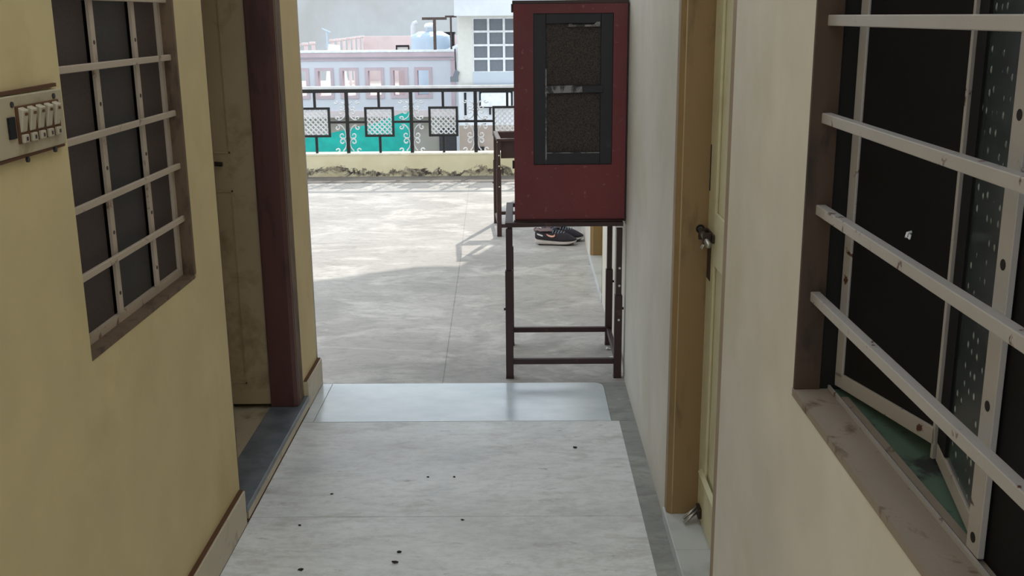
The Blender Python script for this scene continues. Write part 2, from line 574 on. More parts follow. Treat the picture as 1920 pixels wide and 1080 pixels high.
# parapet
pp = empty('wall_parapet', (0, 11.27, 0))
struct(pp, 'low cream parapet with flaking paint at the far terrace edge', 'parapet')
B('body', M['parapet'], pp, -6.5, 0.475, -0.08, 0.08, 0, 0.228)
B('cap', M['parapet_cap'], pp, -6.5, 0.475, -0.085, 0.085, 0.228, 0.25, 0.004)

# skirtings
for nm, ya, yb, lb in (('baseboard_left', -1.4, 3.235, 'beige marble skirting under the barred window'),
                       ('baseboard_corner', 4.318, 4.645, 'short beige marble skirting at the passage corner')):
    sk = B(nm, M['skirting'], None, -0.95, -0.93, ya, yb, 0, 0.122, 0.002)
    struct(sk, lb, 'skirting')
    B('top_joint', M['brown_grout'], sk, -0.95, -0.936, ya, yb, 0.122, 0.1248)

# ------------------------------------------------------------------ left window
w1 = empty('window_1', (-0.95, 2.59, 0.92))
struct(w1, 'barred window with dark brown screens in the yellow left wall', 'window')
w1o = Vector(w1.location)


def WB(name, mat, par, x0, x1, y0, y1, z0, z1, o, bevel=0.0):
    return B(name, mat, par, x0 - o.x, x1 - o.x, y0 - o.y, y1 - o.y, z0 - o.z, z1 - o.z, bevel)


m = MB()
m.box(-0.045, 0.001, 2.965 - w1o.y, 2.98 - w1o.y, 0.012, 1.06)
m.box(-0.045, 0.001, 2.2072 - w1o.y, 2.965 - w1o.y, 0.0, 0.012)
m.box(-0.045, 0.001, 2.2072 - w1o.y, 2.98 - w1o.y, 1.045, 1.06)
m.build('frame', M['window_brown'], w1)
m = MB()
m.box(-0.043, -0.033, 2.2075 - w1o.y, 2.965 - w1o.y, 0.012, 0.034)
m.box(-0.043, -0.033, 2.945 - w1o.y, 2.965 - w1o.y, 0.034, 1.045)
m.box(-0.043, -0.033, 2.2075 - w1o.y, 2.225 - w1o.y, 0.034, 1.045)
m.build('sash', M['bar_left'], w1)
for ya, yb in ((2.466, 2.491), (2.734, 2.758)):
    st = WB('upright_strip', M['bar_left'], w1, -0.986, -0.979, ya, yb, 0.955, 1.965, w1o)
    hm = MB()
    for zz in (1.005, 1.155, 1.31, 1.46, 1.60):
        hm.tube([(-0.979 - w1o.x - .001, (ya + yb) / 2 - w1o.y, zz - w1o.z), (-0.978 - w1o.x, (ya + yb) / 2 - w1o.y, zz - w1o.z)], 0.005, 10)
    hm.build('screw', M['dark_steel'], st)
for (ya, yb), mt in zip(((2.225, 2.463), (2.494, 2.731), (2.761, 2.945)), ('pane_brown', 'pane_slate', 'pane_brown')):
    WB('pane', M[mt], w1, -0.997, -0.9925, ya, yb, 0.954, 1.965, w1o)
WB('backing', M['black_gap'], w1, -1.02, -1.005, 2.2075, 2.98, 0.92, 1.98, w1o)
for zc in (1.098, 1.248, 1.396, 1.548, 1.701, 1.85):
    WB('grille_bar', M['bar_left'], w1, -0.973, -0.963, 2.2075, 2.975, zc - 0.008, zc + 0.008, w1o, 0.002)

# ------------------------------------------------------------------ left doorway
d1 = empty('door_1', (-1.0, 3.78, 0))
struct(d1, 'open doorway in left wall with dark brown frame and tan door leaf swung inward', 'door')
o = Vector(d1.location)
m = MB()
jp = [(-1.062, 4.18), (-0.965, 4.18), (-0.949, 4.192), (-0.949, 4.298), (-1.062, 4.298)]
m.prism([(x - o.x, y - o.y, 0.058) for x, y in jp], (0, 0, 2.05))
m.box(-1.062 - o.x, -0.949 - o.x, 3.2435 - o.y, 3.2505 - o.y, 0.058, 2.108)
m.box(-1.062 - o.x, -0.949 - o.x, 3.2505 - o.y, 4.18 - o.y, 2.05, 2.108)
m.build('frame', M['frame_brown'], d1, 0.003)
WB('frame_edge', M['window_brown'], d1, -0.949, -0.9472, 4.206, 4.296, 0.060, 2.10, o)
leaf = WB('leaf', M['leaf_tan'], d1, -1.98, -1.066, 4.196, 4.232, 0.066, 2.04, o, 0.003)
m = MB()
for (xa, xb, za, zb) in ((-1.90, -1.16, 0.16, 0.98), (-1.90, -1.16, 1.13, 1.95)):
    for q in ((xa, xb, za, za + .006), (xa, xb, zb - .006, zb), (xa, xa + .006, za, zb), (xb - .006, xb, za, zb)):
        m.box(q[0] - o.x, q[1] - o.x, 4.192 - o.y, 4.196 - o.y, q[2], q[3])
m.build('panel_moulding', M['leaf_tan'], leaf)
m = MB()
m.bar((-1.26 - o.x, 4.172 - o.y, 1.094), (-1.186 - o.x, 4.172 - o.y, 1.089), 0.012, 0.018)
m.bar((-1.25 - o.x, 4.196 - o.y, 1.092), (-1.25 - o.x, 4.17 - o.y, 1.092), 0.016, 0.022)
m.build('handle', M['dark_steel'], leaf, 0.003)
st = struct(B('trim_threshold', M['darkstone'], None, -1.068, -0.928, 3.2435, 4.3175, 0.036, 0.058, 0.003),
            'dark slate threshold slab of the left doorway', 'threshold')
B('riser', M['skirting'], st, -0.95, -0.9305, 3.262, 4.315, 0.006, 0.036)
B('base_joint', M['brown_grout'], st, -0.95, -0.9298, 3.25, 4.315, 0.0, 0.006)
struct(B('floor_room', M['skirting'], None, -3.3, -1.07, 2.3, 4.44, -0.1, 0.045), 'beige tiled floor of the dim room behind the left doorway', 'floor')
m = MB()
m.box(-3.4, -3.3, 2.2, 4.44, -0.1, 3.0)
m.box(-3.3, -1.15, 2.2, 2.3, -0.1, 3.0)
struct(m.build('wall_room', M['wall_cream']), 'inner walls of the dim room behind the left doorway', 'wall')

m = MB()
m.box(2.2, 2.3, -0.3, 9.85, -0.1, 3.3)
m.box(0.72, 2.2, -0.3, -0.2, -0.1, 3.0)
m.box(0.72, 2.2, 2.30, 2.38, -0.1, 3.0)
m.box(0.72, 2.2, -0.2, 2.30, -0.1, 0.0)
struct(m.build('wall_room_right', M['ceiling']), 'inner walls of the unlit room behind the right window', 'wall')

# ------------------------------------------------------------------ right doors (near one and far one)
def right_door(nm, ya, yb, detail, label):
    """closed cream leaf in an ochre frame; yb is the far jamb seen from the passage"""
    d = empty(nm, (0.475, (ya + yb) / 2, 0))
    struct(d, label, 'door')
    oy = (ya + yb) / 2
    m = MB()
    jp = [(0.0003, yb + 0.055), (0.0003, yb + 0.012), (0.016, yb), (0.103, yb), (0.103, yb + 0.055)]
    m.prism([(x, y - oy, 0.045) for x, y in jp], (0, 0, 2.0))
    jp = [(0.0003, ya + 0.0005), (0.103, ya + 0.0005), (0.103, ya + 0.055), (0.016, ya + 0.055), (0.0003, ya + 0.043)]
    m.prism([(x, y - oy, 0.045) for x, y in jp], (0, 0, 2.0))
    m.box(0.0003, 0.103, ya - oy + 0.0005, yb - oy + 0.055, 2.045, 2.12)
    m.build('frame', M['frame_ochre'], d, 0.002)
    B('edge_bead', M['leaf_tan'], d, 0.0155, 0.0185, yb - oy - 0.0012, yb - oy + 0.001, 0.05, 2.04)
    ly0, ly1 = ya + 0.062 - oy, yb - 0.006 - oy
    leaf = B('leaf', M['leaf_cream'], d, 0.109, 0.14, ly0, ly1, 0.05, 2.04)
    m = MB()
    s = 0.115
    m.box(0.100, 0.109, ly1 - s, ly1, 0.05, 2.04)
    m.box(0.100, 0.109, ly0, ly0 + s, 0.05, 2.04)
    for za, zb in ((0.05, 0.205), (0.92, 1.08), (1.90, 2.04)):
        m.box(0.100, 0.109, ly0 + s, ly1 - s, za, zb)
    m.build('stiles_and_rails', M['leaf_cream'], leaf, 0.003)
    if detail:
        m = MB()
        m.prism([(0.088, ly1 - 0.055, 0.226), (0.0995, ly1 - 0.055, 0.212), (0.1005, ly1 - 0.055, 0.236)], (0, -(ly1 - ly0) + 0.11, 0))
        m.build('weather_bead', M['leaf_cream'], leaf)
        # sliding bolt into the jamb
        bz = 1.0
        m = MB()
        m.box(0.092, 0.100, ly1 - 0.125, ly1 - 0.012, bz - 0.012, bz + 0.014)
        m.build('bolt_plate', M['dark_steel'], leaf, 0.002)
        m = MB()
        m.tube([(0.078, ly1 - 0.15, bz - 0.012), (0.078, ly1 + 0.02, bz + 0.01)], 0.0085, 12)
        m.tube([(0.078, ly1 - 0.10, bz - 0.012), (0.064, ly1 - 0.105, bz - 0.03)], 0.005, 8)
        b = m.build('bolt', M['steel'], leaf, smooth=True)
        m = MB()
        for q in (0.035, 0.105):
            m.box(0.066, 0.092, ly1 - q - 0.006, ly1 - q + 0.006, bz - 0.016, bz + 0.018)
        m.build('bolt_staple', M['dark_steel'], leaf, 0.002)
        m = MB()
        m.tube([(0.078, yb - oy - 0.002, bz + 0.008), (0.078, yb - oy + 0.004, bz + 0.008)], 0.014, 12)
        m.build('bolt_hole', M['black_gap'], d)
        B('worn_patch', M['dark_steel'], leaf, 0.0985, 0.1002, ly1 - 0.07, ly1 - 0.012, 0.86, 0.975)
        B('lock_slot', M['black_gap'], leaf, 0.0985, 0.1002, ly1 - 0.016, ly1 - 0.006, 1.13, 1.27)
        m = MB()
        m.box(0.088, 0.100, ly1 - 0.085, ly1 - 0.035, 0.07, 0.105)
        stp = m.build('stop_bracket', M['dark_steel'], leaf, 0.003)
        for dz in (0.0, 0.016):
            MB().tube([(0.092, ly1 - 0.045 - dz, 0.098 - dz * .4), (0.045, ly1 - 0.062 - dz, 0.062 - dz * .4)], 0.006, 10).build('stop_prong', M['steel'], stp, smooth=True)
    m = MB()
    if detail:
        m.box(-0.006, 0.16, ya + 0.001 - oy, 2.962 - oy, 0, 0.045)
        m.box(-0.006, 0.16, 2.965 - oy, yb + 0.055 - oy, 0, 0.045)
    else:
        m.box(-0.006, 0.16, ya + 0.001 - oy, yb + 0.055 - oy, 0, 0.045)
    m.build('sill', M['white_marble'], d, 0.002)
    return d


right_door('door_2', 2.39, 3.204, True, 'closed cream door in ochre frame on the right wall, nearest')
right_door('door_3', 6.04, 7.105, False, 'far ochre framed door on right wall seen under the cooler')

# ------------------------------------------------------------------ right window
w2 = empty('window_2', (0.475, 1.03, 1.0))
struct(w2, 'barred window on the right with casements ajar and dark screens', 'window')
o = Vector(w2.location)
ZT = 1.98
m = MB()
m.box(-0.0004, 0.044, 1.742 - o.y, 1.7515 - o.y, 0.0141, ZT - 1)
m.box(-0.0004, 0.044, 0.3005 - o.y, 0.31 - o.y, 0.013, ZT - 1)
m.build('jamb', M['jamb_brown'], w2, 0.001)
m = MB()
m.box(0.044, 0.16, 1.746 - o.y, 1.7515 - o.y, 0.013, ZT - 1)
m.build('inner_frame', M['black_gap'], w2)
WB('sill', M['plaster_sill'], w2, 0.4735, 0.533, 0.301, 1.7515, 1.0, 1.014, o)
WB('green_sill', M['green_sill'], w2, 0.5335, 0.715, 0.301, 1.7515, 1.0, 1.012, o)
WB('track_shade_strip', M['black_gap'], w2, 0.5376, 0.5425, 0.301, 1.745, 1.012, 1.0135, o)  # black strip painted for the shade under the casement rail
WB('track', M['plaster_sill'], w2, 0.543, 0.556, 0.301, 1.70, 1.012, 1.0155, o)
WB('bottom_rail', M['bar_right'], w2, 0.5335, 0.5375, 0.301, 1.745, 1.012, 1.021, o)
for zc in (1.182, 1.332, 1.484, 1.639, 1.79):
    WB('grille_bar', M['bar_right'], w2, 0.4925, 0.5085, 0.3105, 1.7435, zc - 0.0085, zc + 0.0085, o, 0.0015)
mul = WB('mullion', M['bar_right'], w2, 0.538, 0.546, 1.134, 1.168, 1.021, 1.98, o, 0.001)
m = MB()
for zz in (1.041, 1.208, 1.376, 1.542, 1.71):
    m.tube([(0.5385 - o.x, 1.151 - o.y, zz - o.z), (0.5375 - o.x, 1.151 - o.y, zz - o.z)], 0.0065, 12)
m.build('screw_hole', M['black_gap'], mul)
WB('screen', M['screen_black'], w2, 0.549, 0.555, 0.301, 1.165, 1.013, 1.98, o)


def casement(hinge, free, hs, fs, pane_mat, frame_name, free_mat, rise):
    """leaf standing between two plan points; hs/fs are stile widths at hinge and free edge"""
    h, f = Vector((hinge[0] - o.x, hinge[1] - o.y, 0)), Vector((free[0] - o.x, free[1] - o.y, 0))
    d = f - h
    L = d.length
    d.normalize()
    zb, zt = 0.022, ZT - 1.002
    m = MB()
    m.bar(h + Vector((0, 0, zb + .014)), f + Vector((0, 0, zb + .014 + rise)), 0.012, 0.026)
    m.bar(h + Vector((0, 0, zt - .012)), f + Vector((0, 0, zt - .012)), 0.012, 0.024)
    n = Vector((-d.y, d.x, 0)) * 0.006
    p = [h - n, h + d * hs - n, h + d * hs + n, h + n]
    m.prism([q + Vector((0, 0, zb + .02)) for q in p], (0, 0, zt - zb - .04))
    lf = m.build(frame_name, M['bar_right'], w2, 0.0015)
    p = [h + d * (L - fs) - n, h + d * L - n, h + d * L + n, h + d * (L - fs) + n]
    MB().prism([q + Vector((0, 0, zb + (0 if rise else .029))) for q in p], (0, 0, zt - zb - .052)).build('free_stile', free_mat, lf)
    n2 = n * 0.4
    p = [h + d * (hs - .003) - n2, h + d * (L - fs + .003) - n2, h + d * (L - fs + .003) + n2, h + d * (hs - .003) + n2]
    MB().prism([q + Vector((0, 0, zb + .02)) for q in p], (0, 0, zt - zb - .04)).build('pane', pane_mat, lf)
    return lf, h, d, n, L


lf, h, d, n, L = casement((0.549, 1.741), (0.600, 1.425), 0.026, 0.006, M['screen_black'], 'casement', M['bar_right'], .020)
hp = h + d * (L * 0.69) + n * -1.2
hk = MB()
sgn = -1 if (h + n).x > h.x else 1
hp = h + d * (L * 0.66) + Vector((-0.006, 0, 0.336))
hk.tube([hp, hp + Vector((-0.006, 0.001, -0.002)), hp + Vector((-0.009, -0.003, -0.007)), hp + Vector((-0.006, -0.008, -0.008)), hp + Vector((-0.006, -0.010, -0.002))], 0.0022, 8)
hk.build('hook', M['white_iron'], lf, smooth=True)
casement((0.553, 1.172), (0.602, 1.416), 0.006, 0.055, M['bumpglass'], 'casement', M['screen_black'], 0.0)


# ================================================================== things on the terrace
# ------------------------------------------------------------------ iron stands
def make_stand(x0, x1, y0, y1, ztop, tray, holes):
    """four telescopic legs, top frame and low rails; returns Empty at the middle of its foot"""
    cx, cy = (x0 + x1) / 2, (y0 + y1) / 2
    s = empty('cooler_stand', (cx, cy, 0))
    hx, hy = (x1 - x0) / 2, (y1 - y0) / 2
    w = 0.031
    for ix in (-1, 1):
        for iy in (-1, 1):
            px, py = ix * (hx - w / 2), iy * (hy - w / 2)
            tele = 0.40 if ix > 0 else 0.52
            m = MB()
            m.box(px - .019, px + .019, py - .019, py + .019, 0.0, 0.006)
            m.box(px - w / 2 - .002, px + w / 2 + .002, py - w / 2 - .002, py + w / 2 + .002, 0.006, tele)
            m.box(px - w / 2 + .0025, px + w / 2 - .0025, py - w / 2 + .0025, py + w / 2 - .0025, tele, ztop - .03)
            lg = m.build('leg', M['iron_brown'], s, 0.002)
            for zz in holes.get((ix, iy), ()):
                MB().tube([(px + .002, py - w / 2 - .0028, zz), (px + .002, py - w / 2 + .001, zz)], 0.0055, 10).build('peg_hole', M['chip_white'], lg)
            m = MB()
            m.tube([(px + ix * w / 2 - ix * .002, py, 0.335), (px + ix * (w / 2 + .010), py, 0.335)], 0.006, 8)
            m.build('clamp_screw', M['iron_black'], lg)
    t = 0.019
    m = MB()
    m.box(-hx, hx, -hy, -hy + .034, ztop - t, ztop)
    m.box(-hx, hx, hy - .034, hy, ztop - t, ztop)
    m.box(-hx, -hx + .034, -hy + .034, hy - .034, ztop - t, ztop)
    m.box(hx - .034, hx, -hy + .034, hy - .034, ztop - t, ztop)
    m.build('top_frame', M['iron_brown'], s, 0.002)
    for iy in (-1, 1):
        y = iy * (hy - w / 2)
        MB().box(-hx + w, hx - w, y - .011, y + .011, 0.068, 0.094).build('rail', M['iron_brown'], s, 0.002)
    for ix in (-1, 1):
        x = ix * (hx - w / 2)
        MB().box(x - .011, x + .011, -hy + w, hy - w, 0.068, 0.094).build('rail', M['iron_brown'], s, 0.002)
    if tray:
        for y in (-hy + .036, hy - .048):
            m = MB()
            step = (2 * hx - .068) / 12
            for k in range(12):
                a = -hx + .034 + k * step
                m.box(a, a + step, y, y + .008 + .004 * (k % 2), ztop - .152, ztop - .004)
            m.build('slatted_skirt', M['iron_brown'], s)
    return s


st1 = make_stand(-0.074, 0.461, 4.69, 5.235, 0.744, False, {(1, -1): (0.284, 0.447, 0.530)})
tag(st1, 'brown iron stand carrying the red air cooler beside right wall', 'stand')
st2 = make_stand(-0.205, 0.33, 8.005, 8.58, 0.752, True, {(-1, -1): (0.388, 0.546, 0.627)})
st2.rotation_euler = (0, 0, math.radians(4.0))
tag(st2, 'empty brown stand with slatted skirt farther out behind the red cooler', 'stand')

# ------------------------------------------------------------------ cooler
ck = empty('air_cooler', (0.2205, 4.98, 0.745))
tag(ck, 'tall maroon sheet metal air cooler with dark pad door on iron stand', 'air cooler')
cx0, cx1, cy0, cy1, cz = -0.250, 0.247, -0.265, 0.25, 0.968
wx0, wx1, wz0, wz1 = -0.163, 0.186, 0.257, 0.915
m = MB()      # shell: sides, back, top and bottom
m.box(cx0, cx0 + .012, cy0 + .012, cy1, 0, cz)
m.box(cx1 - .012, cx1, cy0 + .012, cy1, 0, cz)
m.box(cx0 + .012, cx1 - .012, cy1 - .012, cy1, 0, cz)
m.box(cx0 + .012, cx1 - .012, cy0 + .012, cy1 - .012, cz - .012, cz)
m.box(cx0 + .012, cx1 - .012, cy0 + .012, cy1 - .012, 0, .012)
m.build('body', M['red'], ck, 0.003)
m = MB()      # front panel with the pad opening
m.box(cx0, wx0, cy0, cy0 + .012, .012, cz - .012)
m.box(wx1, cx1, cy0, cy0 + .012, .012, cz - .012)
m.box(wx0, wx1, cy0, cy0 + .012, wz1, cz - .012)
m.box(wx0, wx1, cy0, cy0 + .012, .012, wz0)
fp = m.build('front_panel', M['red'], ck)
m = MB()
m.box(cx0 - .004, cx1 + .004, cy0 - .004, cy0 + .014, cz - .012, cz + .002)
m.build('edge_flange', M['iron_brown'], ck, 0.002)
B('edge_flange', M['iron_brown'], ck, cx0 - .004, cx1 + .004, cy0 - .003, cy0 + .014, .0004, .005)
m = MB()
m.box(cx1 + .0005, cx1 + .012, cy0 - .003, cy0 + .03, .014, cz - .012)
m.build('side_flange', M['iron_black'], ck, 0.002)
m = MB()      # inner dark frame
ax0, ax1, az0, az1 = -0.108, 0.132, 0.312, 0.872
m.box(wx0, ax0, cy0 + .008, cy0 + .020, wz0, wz1)
m.box(ax1, wx1, cy0 + .008, cy0 + .020, wz0, wz1)
m.box(ax0, ax1, cy0 + .008, cy0 + .020, wz0, az0)
m.box(ax0, ax1, cy0 + .008, cy0 + .020, az1, wz1)
inn = m.build('pad_frame', M['grille_black'], ck, 0.002)
m = MB()
m.box(ax0 - .003, ax0 + .003, cy0 + .003, cy0 + .009, wz0 + .005, 0.68)
m.box(ax0, ax1, cy0 + .004, cy0 + .009, az0 - .004, az0)
m.build('trim_strip', M['strip_grey'], inn)
B('pad', M['pad'], ck, ax0 - .01, ax1 + .01, cy0 + .0205, cy0 + .05, az0 - .01, az1 + .01)
m = MB()
m.box(ax0 - .004, ax1 + .012, cy0 + .002, cy0 + .020, 0.574, 0.606)
m.build('cross_bar', M['grille_black'], inn, 0.002)
m = MB()
m.prism([(ax0 - .006, cy0 - .001, 0.573), (0.052, cy0 - .001, 0.577), (0.050, cy0 - .001, 0.603), (0.03, cy0 - .001, 0.600), (0.012, cy0 - .001, 0.608), (ax0 - .002, cy0 - .001, 0.604)], (0, 0.003, 0))
m.build('torn_label_strip', M['strip_grey'], inn)
m = MB()
m.prism([(-0.017, cy0 + .003, 0.862), (-0.002, cy0 + .003, 0.874), (0.006, cy0 + .003, 0.866), (0.100, cy0 + .003, 0.866), (0.112, cy0 + .003, 0.878), (0.127, cy0 + .003, 0.878), (0.127, cy0 + .003, 0.858), (-0.017, cy0 + .003, 0.858)], (0, 0.006, 0))
m.build('latch', M['strip_grey'], inn)
for hx, hz in ((cx0 - .004, cz - .03), (cx0 - .004, 0.26)):
    MB().tube([(hx, cy0 + .003, hz - .018), (hx, cy0 + .003, hz + .018)], 0.005, 8).build('hinge', M['dark_steel'], ck)

# ------------------------------------------------------------------ railing
rl = empty('balcony_railing', (0, 11.24, 0.25))
tag(rl, 'black wrought iron railing with square mesh panels and white scrolls on parapet', 'railing')
RX0, RX1 = -3.55, 0.47
B('hand_rail', M['white_iron'], rl, RX0, RX1, -.022, .022, 0.672, 0.702, 0.005)
B('under_rail', M['iron_black'], rl, RX0, RX1, -.017, .017, 0.634, 0.672, 0.003)
posts = [-1.836 + 0.683 * 0 + k * 0.6795 for k in range(-2, 4)]
squares = [-1.496 + k * 0.6775 for k in range(-3, 3)]
SQ = 0.157
ZM = 0.327
for px in posts:
    if px > RX1 - .02:
        continue
    B('post', M['iron_black'], rl, px - .018, px + .018, -.018, .018, 0.0, 0.634, 0.002)


def spiral(cx, cz, r, a0, a1, n=12, r1=0.3):
    return [(cx + math.cos(a0 + (a1 - a0) * k / n) * r * (1 - (1 - r1) * k / n), cz + math.sin(a0 + (a1 - a0) * k / n) * r * (1 - (1 - r1) * k / n)) for k in range(n + 1)]


def scroll_mb(px, side, up):
    """white iron scroll in one corner between post and middle rail"""
    k = 0.000684
    P = math.pi
    c1 = spiral(160 * k, -85 * k, 44 * k, P / 2, P / 2 + 2 * P, 16, 0.25)[::-1]
    c1 += [(120 * k, -42 * k), (80 * k, -70 * k), (42 * k, -120 * k), (26 * k, -180 * k), (30 * k, -225 * k), (52 * k, -256 * k)]
    c1 += spiral(88 * k, -208 * k, 46 * k, -2.1, -2.1 + 1.7 * P, 14, 0.35)
    c2 = spiral(86 * k, -304 * k, 44 * k, 2.1 - 1.7 * P, 2.1, 14, 1 / .35)
    c2 = [(86 * k + (x - 86 * k) * .36, -304 * k + (z + 304 * k) * .36) for x, z in c2]
    c2 += [(34 * k, -300 * k), (24 * k, -345 * k), (44 * k, -400 * k), (85 * k, -448 * k)]
    c3 = spiral(160 * k, -440 * k, 36 * k, 0.2, 0.2 + 1.5 * P, 12, 0.4)
    m = MB()
    for c in (c1, c2, c3):
        pts = []
        for x, z in c:
            zz = ZM + (z if not up else -z * 0.69)
            pts.append((px + side * (0.0 + x), 0.0, zz))
        m.tube(pts, 0.0065, 6)
    return m


for px in posts:
    if px > 0.3:
        continue
    for side in (-1, 1):
        for up in (False, True):
            scroll_mb(px, side, up).build('scroll', M['white_iron'], rl, smooth=True)
for sx in squares:
    if sx > 0.3:
        continue
    m = MB()
    z0, z1 = ZM - SQ, ZM + SQ
    for q in ((sx - SQ, sx + SQ, z1 - .024, z1), (sx - SQ, sx + SQ, z0, z0 + .024), (sx - SQ, sx - SQ + .024, z0 + .024, z1 - .024), (sx + SQ - .024, sx + SQ, z0 + .024, z1 - .024)):
        m.box(q[0], q[1], -.015, .015, q[2], q[3])
    m.box(sx - .013, sx + .013, -.013, .013, z1, 0.634)
    m.box(sx - .013, sx + .013, -.013, .013, 0.0, z0)
    fr = m.build('square_panel', M['iron_black'], rl, 0.002)
    m = MB()
    i = SQ - .024
    step = 2 * i / 5
    for s in (-1, 1):
        for k in range(-4, 5):
            # diagonal x - s*z = k*step clipped to the square
            c = k * step
            pts = []
            for zz in (-i, i):
                xx = c + s * zz
                if -i - 1e-6 <= xx <= i + 1e-6:
                    pts.append((xx, zz))
            for xx in (-i, i):
                zz = (xx - c) * s
                if -i - 1e-6 <= zz <= i + 1e-6 and all(abs(zz - q[1]) > 1e-4 for q in pts):
                    pts.append((xx, zz))
            if len(pts) >= 2:
                a, b = pts[0], pts[1]
                m.bar((sx + a[0], 0.004 * s, ZM + a[1]), (sx + b[0], 0.004 * s, ZM + b[1]), 0.0125, 0.012, (0, 1, 0))
    m.build('wire_mesh', M['white_iron'], fr)
edges = sorted([(p - .018, p + .018) for p in posts] + [(s - SQ, s + SQ) for s in squares])
for (a, b), (c, d_) in zip(edges, edges[1:]):
    if d_ < RX1:
        B('middle_rail', M['iron_black'], rl, b, c, -.012, .012, ZM - .012, ZM + .012)

# ------------------------------------------------------------------ sneakers
def make_sneaker(upper_mat, toe_mat):
    """about 31 cm long along +X, heel at x=0, outer side facing -Y"""
    s = empty('sneaker')
    L = 0.312
    st = [0, .03, .10, .25, .42, .58, .72, .84, .93, .98, 1.0]
    hw = [.018, .030, .037, .037, .036, .042, .049, .049, .041, .026, .010]      # half widths
    zb = [.014, .006, .001, 0, 0, 0, .001, .006, .014, .022, .028]               # underside (toe spring)
    zs = [.050, .046, .042, .038, .033, .030, .030, .033, .037, .040, .041]      # top of the sole
    rings = []
    for t, w, a, b in zip(st, hw, zb, zs):
        x = t * L
        ww = w + .005
        rings.append([(x, -ww, b - .002), (x, -ww - .002, (a + b) / 2), (x, -ww + .004, a + .003), (x, 0, a), (x, ww - .004, a + .003), (x, ww + .002, (a + b) / 2), (x, ww, b - .002), (x, 0, b)])
    MB().loft(rings).build('midsole', M['shoe_sole'], s, smooth=True, sub=1)
    rings = []
    for t, w, a in zip(st[2:9], hw[2:9], zb[2:9]):
        x = t * L
        rings.append([(x, -w, a + .003), (x, -w, a - .0005), (x, w, a - .0005), (x, w, a + .003)])
    MB().loft(rings).build('outsole', M['shoe_tread'], s)
    zt = [.098, .112, .108, .096, .100, .104, .092, .074, .058, .048, .044]      # upper silhouette
    rings = []
    for t, w, b, c in zip(st, hw, zs, zt):
        x = t * L
        rings.append([(x, -w, b - .006), (x, -w * 1.03, b + (c - b) * .35), (x, -w * .85, b + (c - b) * .75), (x, -w * .45, c - .002), (x, 0, c), (x, w * .45, c - .002), (x, w * .85, b + (c - b) * .75), (x, w * 1.03, b + (c - b) * .35), (x, w, b - .006)])
    up = MB().loft(rings).build('upper', upper_mat, s, smooth=True, sub=2)
    # collar lining around the foot opening
    col = []
    for k in range(25):
        a = 2 * math.pi * k / 24
        x = 0.072 + 0.066 * math.cos(a)
        z = 0.104 + (0.010 if math.cos(a) < -.6 else 0) - 0.006 * math.cos(2 * a) + (.004 if math.cos(a) > .5 else 0)
        col.append((x, 0.027 * math.sin(a), z))
    m = MB()
    m.tube(col, 0.0085, 8, caps=False)
    m.tube([(0.002, 0, 0.098), (-0.004, 0, 0.112), (0.003, 0, 0.128), (0.012, 0, 0.124)], 0.008, 8)
    m.build('collar', M['shoe_lining'], s, smooth=True)
    m = MB()      # black plug painted for the shade inside the opening
    m.loft([[(0.072 + 0.060 * math.cos(2 * math.pi * k / 16), 0.021 * math.sin(2 * math.pi * k / 16), z) for k in range(16)] for z in (0.098, 0.109)])
    m.build('opening_shade', M['shoe_tread'], s)
    m = MB()      # tongue
    m.loft([[(0.128 + i * .028, -0.018, 0.118 + .012 * (1 - i) - .004 * i), (0.128 + i * .028, 0, 0.124 + .014 * (1 - i) - .005 * i), (0.128 + i * .028, 0.018, 0.118 + .012 * (1 - i) - .004 * i), (0.130 + i * .028, 0, 0.098)] for i in (0, 1, 2)])
    m.build('tongue', toe_mat, s, smooth=True)
    m = MB()      # laces
    for k in range(5):
        x = 0.140 + k * 0.019
        z = 0.109 - 0.0035 * k + (-.002 if k > 3 else 0)
        m.tube([(x - .006, -0.030, z - .016), (x, -0.014, z + .001), (x + .004, 0.0, z + .004), (x + .006, 0.014, z + .001), (x, 0.030, z - .016)], 0.0034, 6)
    m.tube([(0.142, -0.004, 0.116), (0.136, -0.020, 0.126), (0.128, -0.030, 0.118), (0.138, -0.022, 0.112)], 0.003, 6)
    m.tube([(0.142, 0.004, 0.116), (0.150, 0.020, 0.128), (0.160, 0.028, 0.116)], 0.003, 6)
    m.build('laces', M['lace'], s, smooth=True)
    # curved tick mark on both sides, laid on the upper
    outline = [(0.086, .086), (0.092, .076), (0.106, .066), (0.124, .061), (0.140, .062), (0.150, .068), (0.153, .080), (0.147, .083), (0.145, .077), (0.138, .0735), (0.124, .0735), (0.106, .0785)]

    def side_y(x, z, sgn):
        t = x / L
        for i in range(len(st) - 1):
            if st[i] <= t <= st[i + 1]:
                f = (t - st[i]) / (st[i + 1] - st[i])
                w = hw[i] + (hw[i + 1] - hw[i]) * f
                b = zs[i] + (zs[i + 1] - zs[i]) * f
                c = zt[i] + (zt[i + 1] - zt[i]) * f
                q = (z - b) / (c - b)
                k = 1.03 if q < .35 else 1.03 - .18 * (q - .35) / .4
                return sgn * (w * k + .0012)
        return sgn * .04
    for sgn in (-1, 1):
        for nm, grow, lift, mt in (('mark_border', 1.16, 0.0, M['swoosh_edge']), ('tick_mark', 1.0, .001, M['swoosh'])):
            cxm, czm = 0.120, 0.072
            pts = []
            for x, z in outline:
                x2, z2 = cxm + (x - cxm) * grow, czm + (z - czm) * grow
                pts.append((x2, side_y(x2, z2, sgn) + sgn * lift, z2))
            MB().prism(pts, (0, sgn * .0012, 0)).build(nm, mt, up)
        pts = [(x, side_y(x, z, sgn) + sgn * .001, z) for x, z in ((0.020, .088), (0.060, .076), (0.064, .070), (0.060, .066), (0.026, .076), (0.018, .081))]
        MB().prism(pts, (0, sgn * .0015, 0)).build('heel_strip', M['white_tag'], up)
    return s


